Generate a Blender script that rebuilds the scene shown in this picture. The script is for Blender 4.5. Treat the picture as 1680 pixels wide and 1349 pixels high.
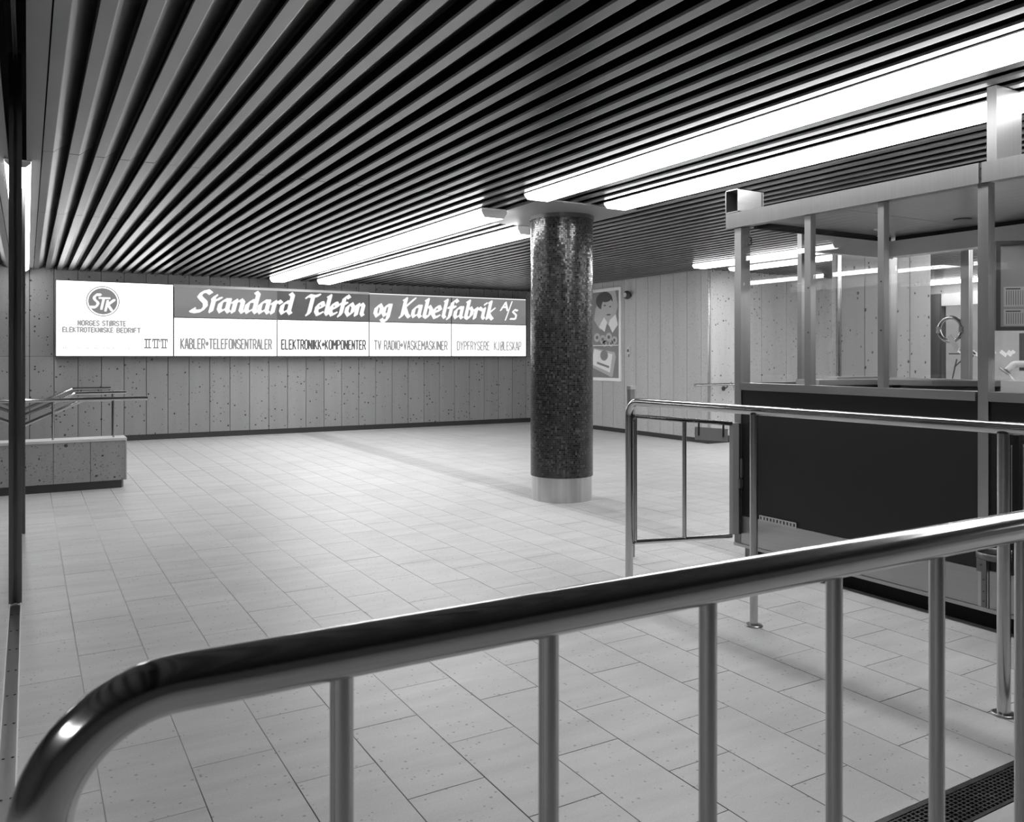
import bpy, bmesh, math, random
from mathutils import Vector, Matrix
random.seed(7)
PI = math.pi
for o in list(bpy.data.objects): bpy.data.objects.remove(o, do_unlink=True)
S = bpy.context.scene
COL = S.collection

# ------------------------------------------------------------------ camera, world, exposure
cam_d = bpy.data.cameras.new('camera'); cam = bpy.data.objects.new('camera', cam_d); COL.objects.link(cam)
cam.location = (0, 0, 1.40); cam.rotation_euler = (PI/2, 0, -math.radians(30.3))
cam_d.sensor_fit = 'HORIZONTAL'; cam_d.sensor_width = 36; cam_d.lens = 1361/1680*36
cam_d.shift_y = -0.0533; cam_d.clip_start = 0.05
cam_d.dof.use_dof = True; cam_d.dof.focus_distance = 6.0; cam_d.dof.aperture_fstop = 13
S.camera = cam
W = bpy.data.worlds.new('world'); S.world = W; W.use_nodes = True
W.node_tree.nodes['Background'].inputs[0].default_value = (.5, .5, .5, 1)
W.node_tree.nodes['Background'].inputs[1].default_value = 0.05
S.view_settings.view_transform = 'Standard'; S.view_settings.look = 'None'
S.view_settings.gamma = 1; S.view_settings.use_curve_mapping = False
S.view_settings.exposure = 0.0
E_TUBE = 16.5       # fluorescent diffusers
E_SIGN = 2.3      # white acrylic of the light boxes

# ------------------------------------------------------------------ materials
def nt(name):
    m = bpy.data.materials.new(name); m.use_nodes = True
    n = m.node_tree.nodes; n.clear()
    out = n.new('ShaderNodeOutputMaterial')
    return m, m.node_tree, out
def G(v): return (v, v, v, 1)
def N(t, typ, **kw):
    n = t.nodes.new(typ)
    for k, v in kw.items():
        if k.startswith('i_'): n.inputs[k[2:].replace('_', ' ')].default_value = v
        else: setattr(n, k, v)
    return n
def L(t, a, b): t.links.new(a, b)
def mth(t, op, a, b=None, c=None):
    n = t.nodes.new('ShaderNodeMath'); n.operation = op
    for i, v in enumerate((a, b, c)):
        if v is None: continue
        if isinstance(v, (int, float)): n.inputs[i].default_value = v
        else: L(t, v, n.inputs[i])
    return n.outputs[0]
def ramp(t, fac, pts):
    r = t.nodes.new('ShaderNodeValToRGB'); e = r.color_ramp.elements
    while len(e) < len(pts): e.new(.5)
    for q, (p, v) in zip(e, pts): q.position = p; q.color = G(v)
    L(t, fac, r.inputs[0]); return r.outputs[0]
def bsdf(t, out, base=.5, metal=0., rough=.5, spec=.5):
    p = t.nodes.new('ShaderNodeBsdfPrincipled')
    if isinstance(base, (int, float)): p.inputs['Base Color'].default_value = G(base)
    else: L(t, base, p.inputs['Base Color'])
    p.inputs['Metallic'].default_value = metal
    if isinstance(rough, (int, float)): p.inputs['Roughness'].default_value = rough
    else: L(t, rough, p.inputs['Roughness'])
    p.inputs['Specular IOR Level'].default_value = spec
    L(t, p.outputs[0], out.inputs[0]); return p
def pos(t, scale=(1, 1, 1), kind='Position'):
    g = t.nodes.new('ShaderNodeNewGeometry').outputs['Position'] if kind == 'Position' else t.nodes.new('ShaderNodeTexCoord').outputs['Object']
    m = t.nodes.new('ShaderNodeMapping'); m.inputs['Scale'].default_value = scale
    L(t, g, m.inputs[0]); return m.outputs[0]
def noise(t, vec, scale, detail=3, rough=.5):
    n = t.nodes.new('ShaderNodeTexNoise'); n.inputs['Scale'].default_value = scale
    n.inputs['Detail'].default_value = detail; n.inputs['Roughness'].default_value = rough
    L(t, vec, n.inputs['Vector']); return n.outputs[0]
def bump(t, h, p, strength=.2, dist=.01):
    b = t.nodes.new('ShaderNodeBump'); b.inputs['Strength'].default_value = strength; b.inputs['Distance'].default_value = dist
    L(t, h, b.inputs['Height']); L(t, b.outputs[0], p.inputs['Normal'])

def mat_metal(name, base, rough, brushed=(30, 30, 300), amt=.12, metal=1., bmp=.02):
    m, t, out = nt(name)
    n = noise(t, pos(t, brushed), 1.0, 2)
    big = noise(t, pos(t), 2.2, 3)
    v = mth(t, 'ADD', mth(t, 'MULTIPLY', n, amt), mth(t, 'MULTIPLY', big, amt))
    v = mth(t, 'ADD', v, base-amt)
    c = t.nodes.new('ShaderNodeCombineColor')
    for i in range(3): L(t, v, c.inputs[i])
    r = mth(t, 'ADD', mth(t, 'MULTIPLY', n, .08), rough-.04)
    p = bsdf(t, out, c.outputs[0], metal, r)
    if bmp: bump(t, n, p, bmp, .002)
    return m
def mat_plain(name, base, rough=.5, metal=0., spec=.5, var=.0):
    m, t, out = nt(name)
    n = noise(t, pos(t), 6, 4)
    v = mth(t, 'ADD', mth(t, 'MULTIPLY', mth(t, 'SUBTRACT', n, .5), max(var, base*.12)), base)
    c = t.nodes.new('ShaderNodeCombineColor')
    for i in range(3): L(t, v, c.inputs[i])
    bsdf(t, out, c.outputs[0], metal, rough, spec); return m
def mat_emit(name, v, var=0.):
    m, t, out = nt(name)
    e = t.nodes.new('ShaderNodeEmission'); e.inputs[0].default_value = G(1); e.inputs[1].default_value = v
    if var:
        n = noise(t, pos(t, (1, 1, 1.6)), 1.3, 3)
        L(t, mth(t, 'MULTIPLY', mth(t, 'ADD', mth(t, 'MULTIPLY', mth(t, 'SUBTRACT', n, .5), var), 1), v), e.inputs[1])
    L(t, e.outputs[0], out.inputs[0]); return m

def mat_concrete(name, base):
    m, t, out = nt(name)
    P = pos(t)
    v = t.nodes.new('ShaderNodeTexVoronoi'); v.inputs['Scale'].default_value = 17; v.inputs['Randomness'].default_value = 1
    dis = t.nodes.new('ShaderNodeVectorMath'); dis.operation = 'ADD'
    nn = t.nodes.new('ShaderNodeTexNoise'); nn.inputs['Scale'].default_value = 40; L(t, P, nn.inputs['Vector'])
    sc = t.nodes.new('ShaderNodeVectorMath'); sc.operation = 'SCALE'; sc.inputs['Scale'].default_value = .02
    L(t, nn.outputs['Color'], sc.inputs[0]); L(t, P, dis.inputs[0]); L(t, sc.outputs[0], dis.inputs[1])
    L(t, dis.outputs[0], v.inputs['Vector'])
    sep = t.nodes.new('ShaderNodeSeparateColor'); L(t, v.outputs['Color'], sep.inputs[0])
    thr = mth(t, 'MULTIPLY', mth(t, 'MAXIMUM', mth(t, 'SUBTRACT', sep.outputs[0], .36), 0), .44)
    pit = mth(t, 'LESS_THAN', v.outputs['Distance'], thr)
    v2 = t.nodes.new('ShaderNodeTexVoronoi'); v2.inputs['Scale'].default_value = 48
    L(t, dis.outputs[0], v2.inputs['Vector'])
    sep2 = t.nodes.new('ShaderNodeSeparateColor'); L(t, v2.outputs['Color'], sep2.inputs[0])
    thr2 = mth(t, 'MULTIPLY', mth(t, 'MAXIMUM', mth(t, 'SUBTRACT', sep2.outputs[1], .50), 0), .8)
    pit2 = mth(t, 'MULTIPLY', mth(t, 'LESS_THAN', v2.outputs['Distance'], thr2), .5)
    streak = noise(t, pos(t, (7, 7, .5)), 1.0, 3)
    grain = noise(t, P, 90, 3)
    rnd = t.nodes.new('ShaderNodeObjectInfo').outputs['Random']
    val = mth(t, 'MULTIPLY', mth(t, 'SUBTRACT', streak, .5), .22)
    val = mth(t, 'ADD', val, mth(t, 'MULTIPLY', mth(t, 'SUBTRACT', grain, .5), .35))
    val = mth(t, 'ADD', val, mth(t, 'MULTIPLY', mth(t, 'SUBTRACT', rnd, .5), .10))
    val = mth(t, 'MULTIPLY', mth(t, 'ADD', val, 1), base)
    dark = mth(t, 'SUBTRACT', 1, mth(t, 'MULTIPLY', mth(t, 'MAXIMUM', pit, pit2), .78))
    val = mth(t, 'MULTIPLY', val, dark)
    c = t.nodes.new('ShaderNodeCombineColor')
    for i in range(3): L(t, val, c.inputs[i])
    p = bsdf(t, out, c.outputs[0], 0, .8, .3)
    bump(t, dark, p, .5, .006)
    return m

def mat_tile():
    m, t, out = nt('floor_tile_stone')
    P = pos(t)
    oi = t.nodes.new('ShaderNodeObjectInfo').outputs['Random']
    gi = t.nodes.new('ShaderNodeNewGeometry').outputs['Random Per Island']
    r = mth(t, 'FRACT', mth(t, 'ADD', oi, gi))
    wear = noise(t, pos(t, (.55, .9, 1)), 1.3, 6, .62)
    streak = noise(t, pos(t, (1.0, 5.5, 1)), 1.5, 5, .6)
    grain = noise(t, P, 150, 2)
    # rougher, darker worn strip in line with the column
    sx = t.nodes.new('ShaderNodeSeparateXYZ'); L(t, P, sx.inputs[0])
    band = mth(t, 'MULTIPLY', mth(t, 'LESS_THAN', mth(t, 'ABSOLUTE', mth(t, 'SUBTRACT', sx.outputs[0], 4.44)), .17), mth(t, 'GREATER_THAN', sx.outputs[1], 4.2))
    v = t.nodes.new('ShaderNodeTexVoronoi'); v.inputs['Scale'].default_value = 70; L(t, P, v.inputs['Vector'])
    s2 = t.nodes.new('ShaderNodeSeparateColor'); L(t, v.outputs['Color'], s2.inputs[0])
    speck = mth(t, 'LESS_THAN', v.outputs['Distance'], mth(t, 'MULTIPLY', mth(t, 'MAXIMUM', mth(t, 'SUBTRACT', s2.outputs[0], .86), 0), 3.0))
    val = mth(t, 'ADD', mth(t, 'MULTIPLY', mth(t, 'SUBTRACT', r, .5), .07), 1.0)
    val = mth(t, 'ADD', val, mth(t, 'MULTIPLY', mth(t, 'SUBTRACT', wear, .5), .34))
    val = mth(t, 'ADD', val, mth(t, 'MULTIPLY', mth(t, 'SUBTRACT', streak, .5), .50))
    val = mth(t, 'ADD', val, mth(t, 'MULTIPLY', mth(t, 'SUBTRACT', grain, .5), .28))
    val = mth(t, 'SUBTRACT', val, mth(t, 'MULTIPLY', speck, .42))
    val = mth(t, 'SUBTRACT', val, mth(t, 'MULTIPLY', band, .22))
    val = mth(t, 'MULTIPLY', val, .525)
    c = t.nodes.new('ShaderNodeCombineColor')
    for i in range(3): L(t, val, c.inputs[i])
    rr = mth(t, 'ADD', .34, mth(t, 'MULTIPLY', wear, .22))
    p = bsdf(t, out, c.outputs[0], 0, rr, .5)
    bump(t, grain, p, .06, .002)
    return m
def mat_grout():
    m, t, out = nt('floor_joint_mortar')
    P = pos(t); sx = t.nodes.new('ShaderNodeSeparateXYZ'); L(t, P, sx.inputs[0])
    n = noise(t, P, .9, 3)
    # joints turn paler across the middle and left of the hall
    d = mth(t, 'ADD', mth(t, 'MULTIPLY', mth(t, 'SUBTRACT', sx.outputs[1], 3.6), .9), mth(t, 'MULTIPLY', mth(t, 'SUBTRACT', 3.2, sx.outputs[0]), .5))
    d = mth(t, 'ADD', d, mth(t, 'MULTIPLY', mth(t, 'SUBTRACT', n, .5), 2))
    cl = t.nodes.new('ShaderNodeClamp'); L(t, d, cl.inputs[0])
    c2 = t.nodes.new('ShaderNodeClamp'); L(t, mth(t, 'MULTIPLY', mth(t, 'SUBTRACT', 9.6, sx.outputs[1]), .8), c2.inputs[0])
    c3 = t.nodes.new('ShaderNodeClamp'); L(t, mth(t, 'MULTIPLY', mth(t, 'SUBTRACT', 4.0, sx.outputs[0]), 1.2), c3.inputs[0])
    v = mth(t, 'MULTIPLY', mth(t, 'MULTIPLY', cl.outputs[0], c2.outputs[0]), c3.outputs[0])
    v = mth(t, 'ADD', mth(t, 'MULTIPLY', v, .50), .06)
    c = t.nodes.new('ShaderNodeCombineColor')
    for i in range(3): L(t, v, c.inputs[i])
    bsdf(t, out, c.outputs[0], 0, .8, .2); return m

def mat_mosaic():
    m, t, out = nt('dark_glass_mosaic')
    tc = t.nodes.new('ShaderNodeTexCoord').outputs['Object']
    s = t.nodes.new('ShaderNodeSeparateXYZ'); L(t, tc, s.inputs[0])
    ang = mth(t, 'ARCTAN2', s.outputs[1], s.outputs[0])
    n = 98
    u = mth(t, 'MULTIPLY', ang, n/(2*PI)); w = mth(t, 'DIVIDE', s.outputs[2], .0199)
    cu = mth(t, 'FLOOR', u); cw = mth(t, 'FLOOR', w)
    fu = mth(t, 'ABSOLUTE', mth(t, 'SUBTRACT', mth(t, 'FRACT', u), .5)); fw = mth(t, 'ABSOLUTE', mth(t, 'SUBTRACT', mth(t, 'FRACT', w), .5))
    edge = mth(t, 'GREATER_THAN', mth(t, 'MAXIMUM', fu, fw), .43)
    cv = t.nodes.new('ShaderNodeCombineXYZ'); L(t, cu, cv.inputs[0]); L(t, cw, cv.inputs[1])
    wn = t.nodes.new('ShaderNodeTexWhiteNoise'); wn.noise_dimensions = '2D'; L(t, cv.outputs[0], wn.inputs['Vector'])
    col = ramp(t, wn.outputs['Value'], [(0, .004), (.2, .005), (.25, .016), (.8, .026), (1, .07)])
    mx = t.nodes.new('ShaderNodeMix'); mx.data_type = 'RGBA'; L(t, edge, mx.inputs[0]); L(t, col, mx.inputs[6]); mx.inputs[7].default_value = G(.022)
    p = bsdf(t, out, mx.outputs[2], 0, .16, .6)
    L(t, mth(t, 'ADD', .20, mth(t, 'MULTIPLY', edge, .6)), p.inputs['Roughness'])
    g = t.nodes.new('ShaderNodeNewGeometry').outputs['Normal']
    a = t.nodes.new('ShaderNodeVectorMath'); a.operation = 'SUBTRACT'; L(t, wn.outputs['Color'], a.inputs[0]); a.inputs[1].default_value = (.5, .5, .5)
    b = t.nodes.new('ShaderNodeVectorMath'); b.operation = 'SCALE'; b.inputs['Scale'].default_value = .10; L(t, a.outputs[0], b.inputs[0])
    c = t.nodes.new('ShaderNodeVectorMath'); c.operation = 'ADD'; L(t, g, c.inputs[0]); L(t, b.outputs[0], c.inputs[1])
    d = t.nodes.new('ShaderNodeVectorMath'); d.operation = 'NORMALIZE'; L(t, c.outputs[0], d.inputs[0]); L(t, d.outputs[0], p.inputs['Normal'])
    return m
def mat_glass(name, tint=.985, boost=1.0):
    m, t, out = nt(name)
    g = t.nodes.new('ShaderNodeNewGeometry')
    ior = mth(t, 'ADD', mth(t, 'MULTIPLY', g.outputs['Backfacing'], 1/1.5-1.5), 1.5)
    fr = t.nodes.new('ShaderNodeFresnel'); L(t, ior, fr.inputs[0])
    tr = t.nodes.new('ShaderNodeBsdfTransparent'); tr.inputs[0].default_value = G(tint)
    gl = t.nodes.new('ShaderNodeBsdfGlossy'); gl.inputs['Roughness'].default_value = 0.0; gl.inputs[0].default_value = G(1)
    mx = t.nodes.new('ShaderNodeMixShader'); L(t, mth(t, 'MULTIPLY', fr.outputs[0], boost), mx.inputs[0]); L(t, tr.outputs[0], mx.inputs[1]); L(t, gl.outputs[0], mx.inputs[2])
    L(t, mx.outputs[0], out.inputs[0]); return m

M = {}
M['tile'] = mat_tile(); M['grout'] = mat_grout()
M['concrete'] = mat_concrete('pitted_concrete', .31)
M['concrete_light'] = mat_concrete('pitted_concrete_pale', .47)
M['black'] = mat_plain('black_backing', .012, .8, 0, .2)
M['base'] = mat_plain('dark_skirting', .035, .5)
M['batten'] = mat_metal('painted_aluminium_batten', .235, .30, (6, 1.2, 6), .05, .85, 0)
M['trimdark'] = mat_metal('dark_aluminium_trim', .22, .4, (6, 1, 6), .05, .6, 0)
M['plate'] = mat_plain('ceiling_plate', .30, .5, .3)
M['steel'] = mat_metal('polished_steel_tube', .55, .13, (5, 5, 60), .05)
M['steel_v'] = mat_metal('brushed_steel_upright', .50, .20, (120, 120, 3), .03)
M['steel_b'] = mat_metal('brushed_steel_booth_frame', .50, .34, (120, 120, 3), .035)
M['hallwall'] = mat_concrete('dim_concrete', .12)
M['steel_h'] = mat_metal('brushed_steel_sheet', .42, .34, (3, 3, 150), .08)
M['fascia'] = mat_metal('aluminium_fascia', .20, .42, (90, 90, 1), .04, .8)
M['steel_ring'] = mat_metal('steel_base_ring', .50, .30, (25, 25, .6), .30)
M['guide'] = mat_metal('worn_dark_guide', .16, .33, (30, 30, 1.2), .14, .9)
M['laminate'] = mat_metal('black_laminate', .007, .5, (2, 2, 220), .004, 0., .02)
M['mosaic'] = mat_mosaic()
M['glass'] = mat_glass('clear_glass')
M['boothceil'] = mat_plain('booth_ceiling_enamel', .50, .25)
M['white'] = mat_plain('white_enamel', .85, .35)
M['pale'] = mat_plain('pale_paint', .55, .5)
M['paper'] = mat_plain('paper', .80, .8)
M['ink'] = mat_plain('dark_ink', .04, .7)
M['dkgrey'] = mat_plain('dark_grey_enamel', .06, .35)
M['midgrey'] = mat_plain('mid_grey_print', .22, .6)
M['ltgrey'] = mat_plain('light_grey_print', .45, .6)
M['frame'] = mat_plain('sign_frame', .10, .4, .5)
M['rubber'] = mat_plain('black_rubber', .01, .6)
M['tube'] = mat_emit('lit_diffuser', E_TUBE)
M['sign'] = mat_emit('lit_white_acrylic', E_SIGN, .10)
M['signband'] = mat_emit('lit_coloured_band', .25, .5)
M['signdark'] = mat_emit('lit_dim_band', .15, .9)
M['letter'] = mat_emit('lit_white_lettering', 1.0)
M['text1'] = mat_emit('faint_print', .34)
M['text2'] = mat_emit('grey_print', .22)
M['text3'] = mat_emit('dark_print', .14)
M['text0'] = mat_emit('very_faint_print', .42)
M['logo'] = mat_emit('logo_disc', .25)
M['muralbg'] = mat_emit('lit_window_back', .35, .9)

# ------------------------------------------------------------------ mesh helpers
ORG = {}
class MB:
    def __init__(s): s.v = []; s.f = []; s.sm = []
    def add(s, vs, fs, smooth=False):
        b = len(s.v); s.v += [tuple(v) for v in vs]
        for f in fs: s.f.append(tuple(b+i for i in f)); s.sm.append(smooth)
        return s
    def box(s, x0, x1, y0, y1, z0, z1):
        x0, x1 = min(x0, x1), max(x0, x1); y0, y1 = min(y0, y1), max(y0, y1); z0, z1 = min(z0, z1), max(z0, z1)
        v = [(x0,y0,z0),(x1,y0,z0),(x1,y1,z0),(x0,y1,z0),(x0,y0,z1),(x1,y0,z1),(x1,y1,z1),(x0,y1,z1)]
        return s.add(v, [(0,3,2,1),(4,5,6,7),(0,1,5,4),(1,2,6,5),(2,3,7,6),(3,0,4,7)])
    def obox(s, c, ax, ay, az, lx, ly, lz):
        c = Vector(c); v = []
        for k in (-.5, .5):
            for (i, j) in ((-.5,-.5),(.5,-.5),(.5,.5),(-.5,.5)):
                v.append(c+Vector(ax)*lx*i+Vector(ay)*ly*j+Vector(az)*lz*k)
        return s.add(v, [(0,3,2,1),(4,5,6,7),(0,1,5,4),(1,2,6,5),(2,3,7,6),(3,0,4,7)])
    def prism(s, poly, fn, a, b):
        """poly: 2D outline; fn(p, q, t) -> 3D; extruded from t=a to t=b"""
        n = len(poly)
        v = [fn(p, q, a) for p, q in poly]+[fn(p, q, b) for p, q in poly]
        f = [tuple(range(n))[::-1], tuple(range(n, 2*n))]+[(i, (i+1) % n, n+(i+1) % n, n+i) for i in range(n)]
        return s.add(v, f)
    def tube(s, path, r, n=20, caps=True):
        path = [Vector(p) for p in path]; rings = []
        t0 = (path[1]-path[0]).normalized()
        up = Vector((0,0,1)) if abs(t0.z) < .9 else Vector((1,0,0))
        nrm = (up-t0*up.dot(t0)).normalized(); vs = []
        for i, p in enumerate(path):
            if i == 0: t = t0
            elif i == len(path)-1: t = (path[-1]-path[-2]).normalized()
            else: t = ((path[i+1]-p).normalized()+(p-path[i-1]).normalized()).normalized()
            nrm = (nrm-t*nrm.dot(t)).normalized(); bi = t.cross(nrm)
            rr = r if isinstance(r, (int, float)) else r[i]
            for k in range(n):
                a = 2*PI*k/n; vs.append(p+(nrm*math.cos(a)+bi*math.sin(a))*rr)
        fs = [(i*n+k, i*n+(k+1) % n, (i+1)*n+(k+1) % n, (i+1)*n+k) for i in range(len(path)-1) for k in range(n)]
        s.add(vs, fs, True)
        if caps:
            m = len(path)-1
            s.add([vs[k] for k in range(n)], [tuple(range(n))[::-1]]); s.add([vs[m*n+k] for k in range(n)], [tuple(range(n))])
        return s
    def lathe(s, c, prof, n=64, caps=True):
        c = Vector(c); vs = []
        for (r, z) in prof:
            for k in range(n):
                a = 2*PI*k/n; vs.append(c+Vector((r*math.cos(a), r*math.sin(a), z)))
        fs = [(i*n+k, i*n+(k+1) % n, (i+1)*n+(k+1) % n, (i+1)*n+k) for i in range(len(prof)-1) for k in range(n)]
        s.add(vs, fs, True)
        if caps:
            m = len(prof)-1
            s.add(vs[:n], [tuple(range(n))[::-1]]); s.add(vs[m*n:], [tuple(range(n))])
        return s
    def mesh(s, name, mat, off=(0,0,0)):
        me = bpy.data.meshes.new(name)
        o = Vector(off); me.from_pydata([Vector(v)-o for v in s.v], [], s.f)
        me.polygons.foreach_set('use_smooth', s.sm); me.materials.append(mat)
        bm = bmesh.new(); bm.from_mesh(me); bmesh.ops.recalc_face_normals(bm, faces=bm.faces); bm.to_mesh(me); bm.free()
        me.update(); return me
    def build(s, name, mat, parent=None, kind=None, label=None, org=None):
        """build one mesh object; coordinates given are world ones"""
        if parent is not None and org is None: base = ORG[parent.name]
        elif org is not None: base = Vector(org)
        else:
            xs = [v[0] for v in s.v]; ys = [v[1] for v in s.v]; zs = [v[2] for v in s.v]
            base = Vector(((min(xs)+max(xs))/2, (min(ys)+max(ys))/2, min(zs)))
        o = bpy.data.objects.new(name, s.mesh(name, mat, base)); COL.objects.link(o)
        if parent is not None:
            o.parent = parent; o.location = base-ORG[parent.name]
        else: o.location = base
        ORG[o.name] = base
        if kind: o['kind'] = kind
        if label: o['label'] = label
        return o
def thing(name, label, cat, loc, group=None):
    o = bpy.data.objects.new(name, None); COL.objects.link(o); o.location = loc; o.empty_display_size = .1
    ORG[o.name] = Vector(loc); o['label'] = label; o['category'] = cat
    if group: o['group'] = group
    return o
def tag(o, label, cat, group=None):
    o['label'] = label; o['category'] = cat
    if group: o['group'] = group
    return o
def setting(name, loc=(0,0,0)):
    o = bpy.data.objects.new(name, None); COL.objects.link(o); o.location = loc; ORG[o.name] = Vector(loc); o['kind'] = 'structure'; return o
def place(me, name, parent, loc, kind=None):
    o = bpy.data.objects.new(name, me); COL.objects.link(o); o.parent = parent
    o.location = Vector(loc)-ORG[parent.name]; ORG[o.name] = Vector(loc)
    if kind: o['kind'] = kind
    return o
def bend(pts, r, n=10):
    """polyline with rounded corners"""
    pts = [Vector(p) for p in pts]; out = [pts[0]]
    for i in range(1, len(pts)-1):
        a, b, c = pts[i-1], pts[i], pts[i+1]
        d1 = (a-b).normalized(); d2 = (c-b).normalized(); ang = d1.angle(d2)
        if abs(ang-PI) < .01: out.append(b); continue
        tl = r/math.tan(ang/2); p1 = b+d1*tl; p2 = b+d2*tl
        cen = b+(d1+d2).normalized()*(r/math.sin(ang/2))
        v1 = p1-cen; v2 = p2-cen; th = v1.angle(v2); ax = v1.cross(v2).normalized()
        for k in range(n+1): out.append(cen+Matrix.Rotation(th*k/n, 3, ax) @ v1)
    out.append(pts[-1]); return out

CEIL = 2.78       # underside of the battens
SOF = 3.14        # black soffit above them
YB = 15.10        # back wall face
XR = 9.42         # right wall face

# ------------------------------------------------------------------ the setting: floor
floor = setting('floor')
TW, TL, JT = .2775, .555, .004
XL0 = .2045
REG = [(-6, 9.42, -4, 1.455), (-6, 1.6, 1.455, 1.605), (3.7, 9.42, 1.455, 1.605), (-6, 9.42, 1.605, 9.95), (9.42, 15, -4, 9.89), (.60, 9.42, 9.95, 15.1)]
th = math.radians(30.3)
full, cut = [], []
for i in range(-24, 56):
    x0 = XL0+TW*i
    ysh = 3.26 if i % 2 == 0 else 2.9835
    for j in range(-14, 24):
        y0 = ysh+TL*j
        for (a, b, c, d) in REG:
            u0, u1, w0, w1 = max(x0+JT/2, a), min(x0+TW-JT/2, b), max(y0+JT/2, c), min(y0+TL-JT/2, d)
            if u1-u0 < .01 or w1-w0 < .01: continue
            cx, cy = (u0+u1)/2, (w0+w1)/2
            dep = cx*math.sin(th)+cy*math.cos(th); lat = cx*math.cos(th)-cy*math.sin(th)
            seen = dep > .8 and abs(lat/dep*1361) < 860 and 1.4*1361/dep < 780 and cx > -.3 and cx < 8
            cut.append((dep if seen else 99+random.random(), u0, u1, w0, w1))
cut.sort(); MESHES = {}
mb_rest = MB()
for k, (dep, u0, u1, w0, w1) in enumerate(cut):
    if k < 300:
        key = (round(u1-u0, 3), round(w1-w0, 3))
        if key not in MESHES:
            MESHES[key] = MB().box(-(u1-u0)/2, (u1-u0)/2, -(w1-w0)/2, (w1-w0)/2, -.02, 0).mesh('tile', M['tile'])
        place(MESHES[key], 'tile', floor, ((u0+u1)/2, (w0+w1)/2, random.uniform(-.0004, .0004)))
    else: mb_rest.box(u0, u1, w0, w1, -.02, 0)
mb_rest.build('tile_field', M['tile'], floor, 'stuff')
sl = MB()
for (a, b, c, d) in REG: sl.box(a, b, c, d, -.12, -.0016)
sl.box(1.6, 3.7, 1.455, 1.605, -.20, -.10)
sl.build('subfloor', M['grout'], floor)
for k in range(9):   # stairs going down behind the parapet
    MB().box(.60-.34*(k+1), .60-.34*k, 10.08, 15.1, -.155*(k+1)-.16, -.155*(k+1)).build('step', M['concrete'], floor)
MB().box(-6, .60-.34*9, 10.0, 15.1, -1.7, -1.55).build('lower_landing', M['concrete'], floor)

# floor grating
gr = thing('floor_grate', 'dark steel drain grating let into the tiled floor behind the front railing posts', 'grating', (2.65, 1.53, 0))
MB().box(1.605, 3.695, 1.585, 1.602, -.03, .001).box(1.605, 3.695, 1.458, 1.47, -.03, .001).box(1.605, 1.62, 1.458, 1.602, -.03, .001).box(3.68, 3.695, 1.458, 1.602, -.03, .001).build('frame', M['guide'], gr)
g2 = MB()
for k in range(1, 96): g2.box(1.615+k*.0216, 1.615+k*.0216+.006, 1.468, 1.588, -.02, -.001)
for k in range(1, 9): g2.box(1.62, 3.68, 1.468+k*.0136, 1.472+k*.0136, -.02, -.0005)
g2.build('bars', M['guide'], gr, 'stuff')

# ------------------------------------------------------------------ walls
def wall_panels(w, mat, axis, face, sgn, a0, a1, pitch, rows, start=None, th_=.05):
    """panels of a wall: axis 'x' runs along x with its face at y=face"""
    ms = {}
    s = start if start is not None else a0
    k0 = int(math.floor((a0-s)/pitch))-1
    k = k0
    while True:
        p0 = s+k*pitch; k += 1
        if p0 > a1: break
        q0, q1 = max(p0+.0038, a0), min(p0+pitch-.0038, a1)
        if q1-q0 < .01: continue
        for (z0, z1) in rows:
            key = (round(q1-q0, 3), z0)
            if key not in ms:
                hw = (q1-q0)/2; b = .003
                if axis == 'x':
                    poly = [(-hw, th_), (-hw, b), (-hw+b, 0), (hw-b, 0), (hw, b), (hw, th_)]
                    mb = MB().prism(poly, lambda p, q, t: (p, q*sgn, t), z0+.002, z1-.002)
                else:
                    poly = [(-hw, th_), (-hw, b), (-hw+b, 0), (hw-b, 0), (hw, b), (hw, th_)]
                    mb = MB().prism(poly, lambda p, q, t: (q*sgn, p, t), z0+.002, z1-.002)
                ms[key] = mb.mesh('panel', mat)
            c = (q0+q1)/2
            place(ms[key], 'panel', w, (c, face, 0) if axis == 'x' else (face, c, 0))
wb = setting('wall_back', (0, YB, 0))
wall_panels(wb, M['concrete'], 'x', YB, 1, -3.0, XR+.05, .3385, [(.09, 1.402), (1.402, 2.95)], 1.723)
MB().box(-6, XR+.3, YB+.05, YB+.25, -1.7, SOF).build('backing', M['black'], wb)
MB().box(-6, -.0, YB+.0, YB+.05, -1.7, .09).build('stair_face', M['concrete'], wb)
bb = MB().box(.6, XR, YB+.012, YB+.05, 0, .09).build('baseboard_back', M['base']); bb['kind'] = 'structure'
wr = setting('wall_right', (XR, 12.5, 0))
wall_panels(wr, M['concrete_light'], 'y', XR, 1, 9.89, YB, .333, [(.075, 2.95)], 11.72)
MB().box(XR+.05, XR+.25, 9.94, YB+.2, -.05, SOF).build('backing', M['black'], wr)
bb = MB().box(XR+.012, XR+.05, 9.9, YB, 0, .075).build('baseboard_right', M['base']); bb['kind'] = 'structure'
wc = setting('wall_side', (12, 9.89, 0))
wall_panels(wc, M['concrete_light'], 'x', 9.89, 1, XR+.002, 15, .60, [(.11, 2.95)], XR+.002)
MB().box(XR+.052, 15.2, 9.94, 10.1, -.05, SOF).build('backing', M['black'], wc)
bb = MB().box(XR+.02, 15, 9.905, 9.94, 0, .11).build('baseboard_side', M['base']); bb['kind'] = 'structure'
cs = MB().box(XR-.008, XR+.022, 9.872, 9.889, .1, 2.80).build('trim_1', M['steel_v']); cs['kind'] = 'structure'
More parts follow.
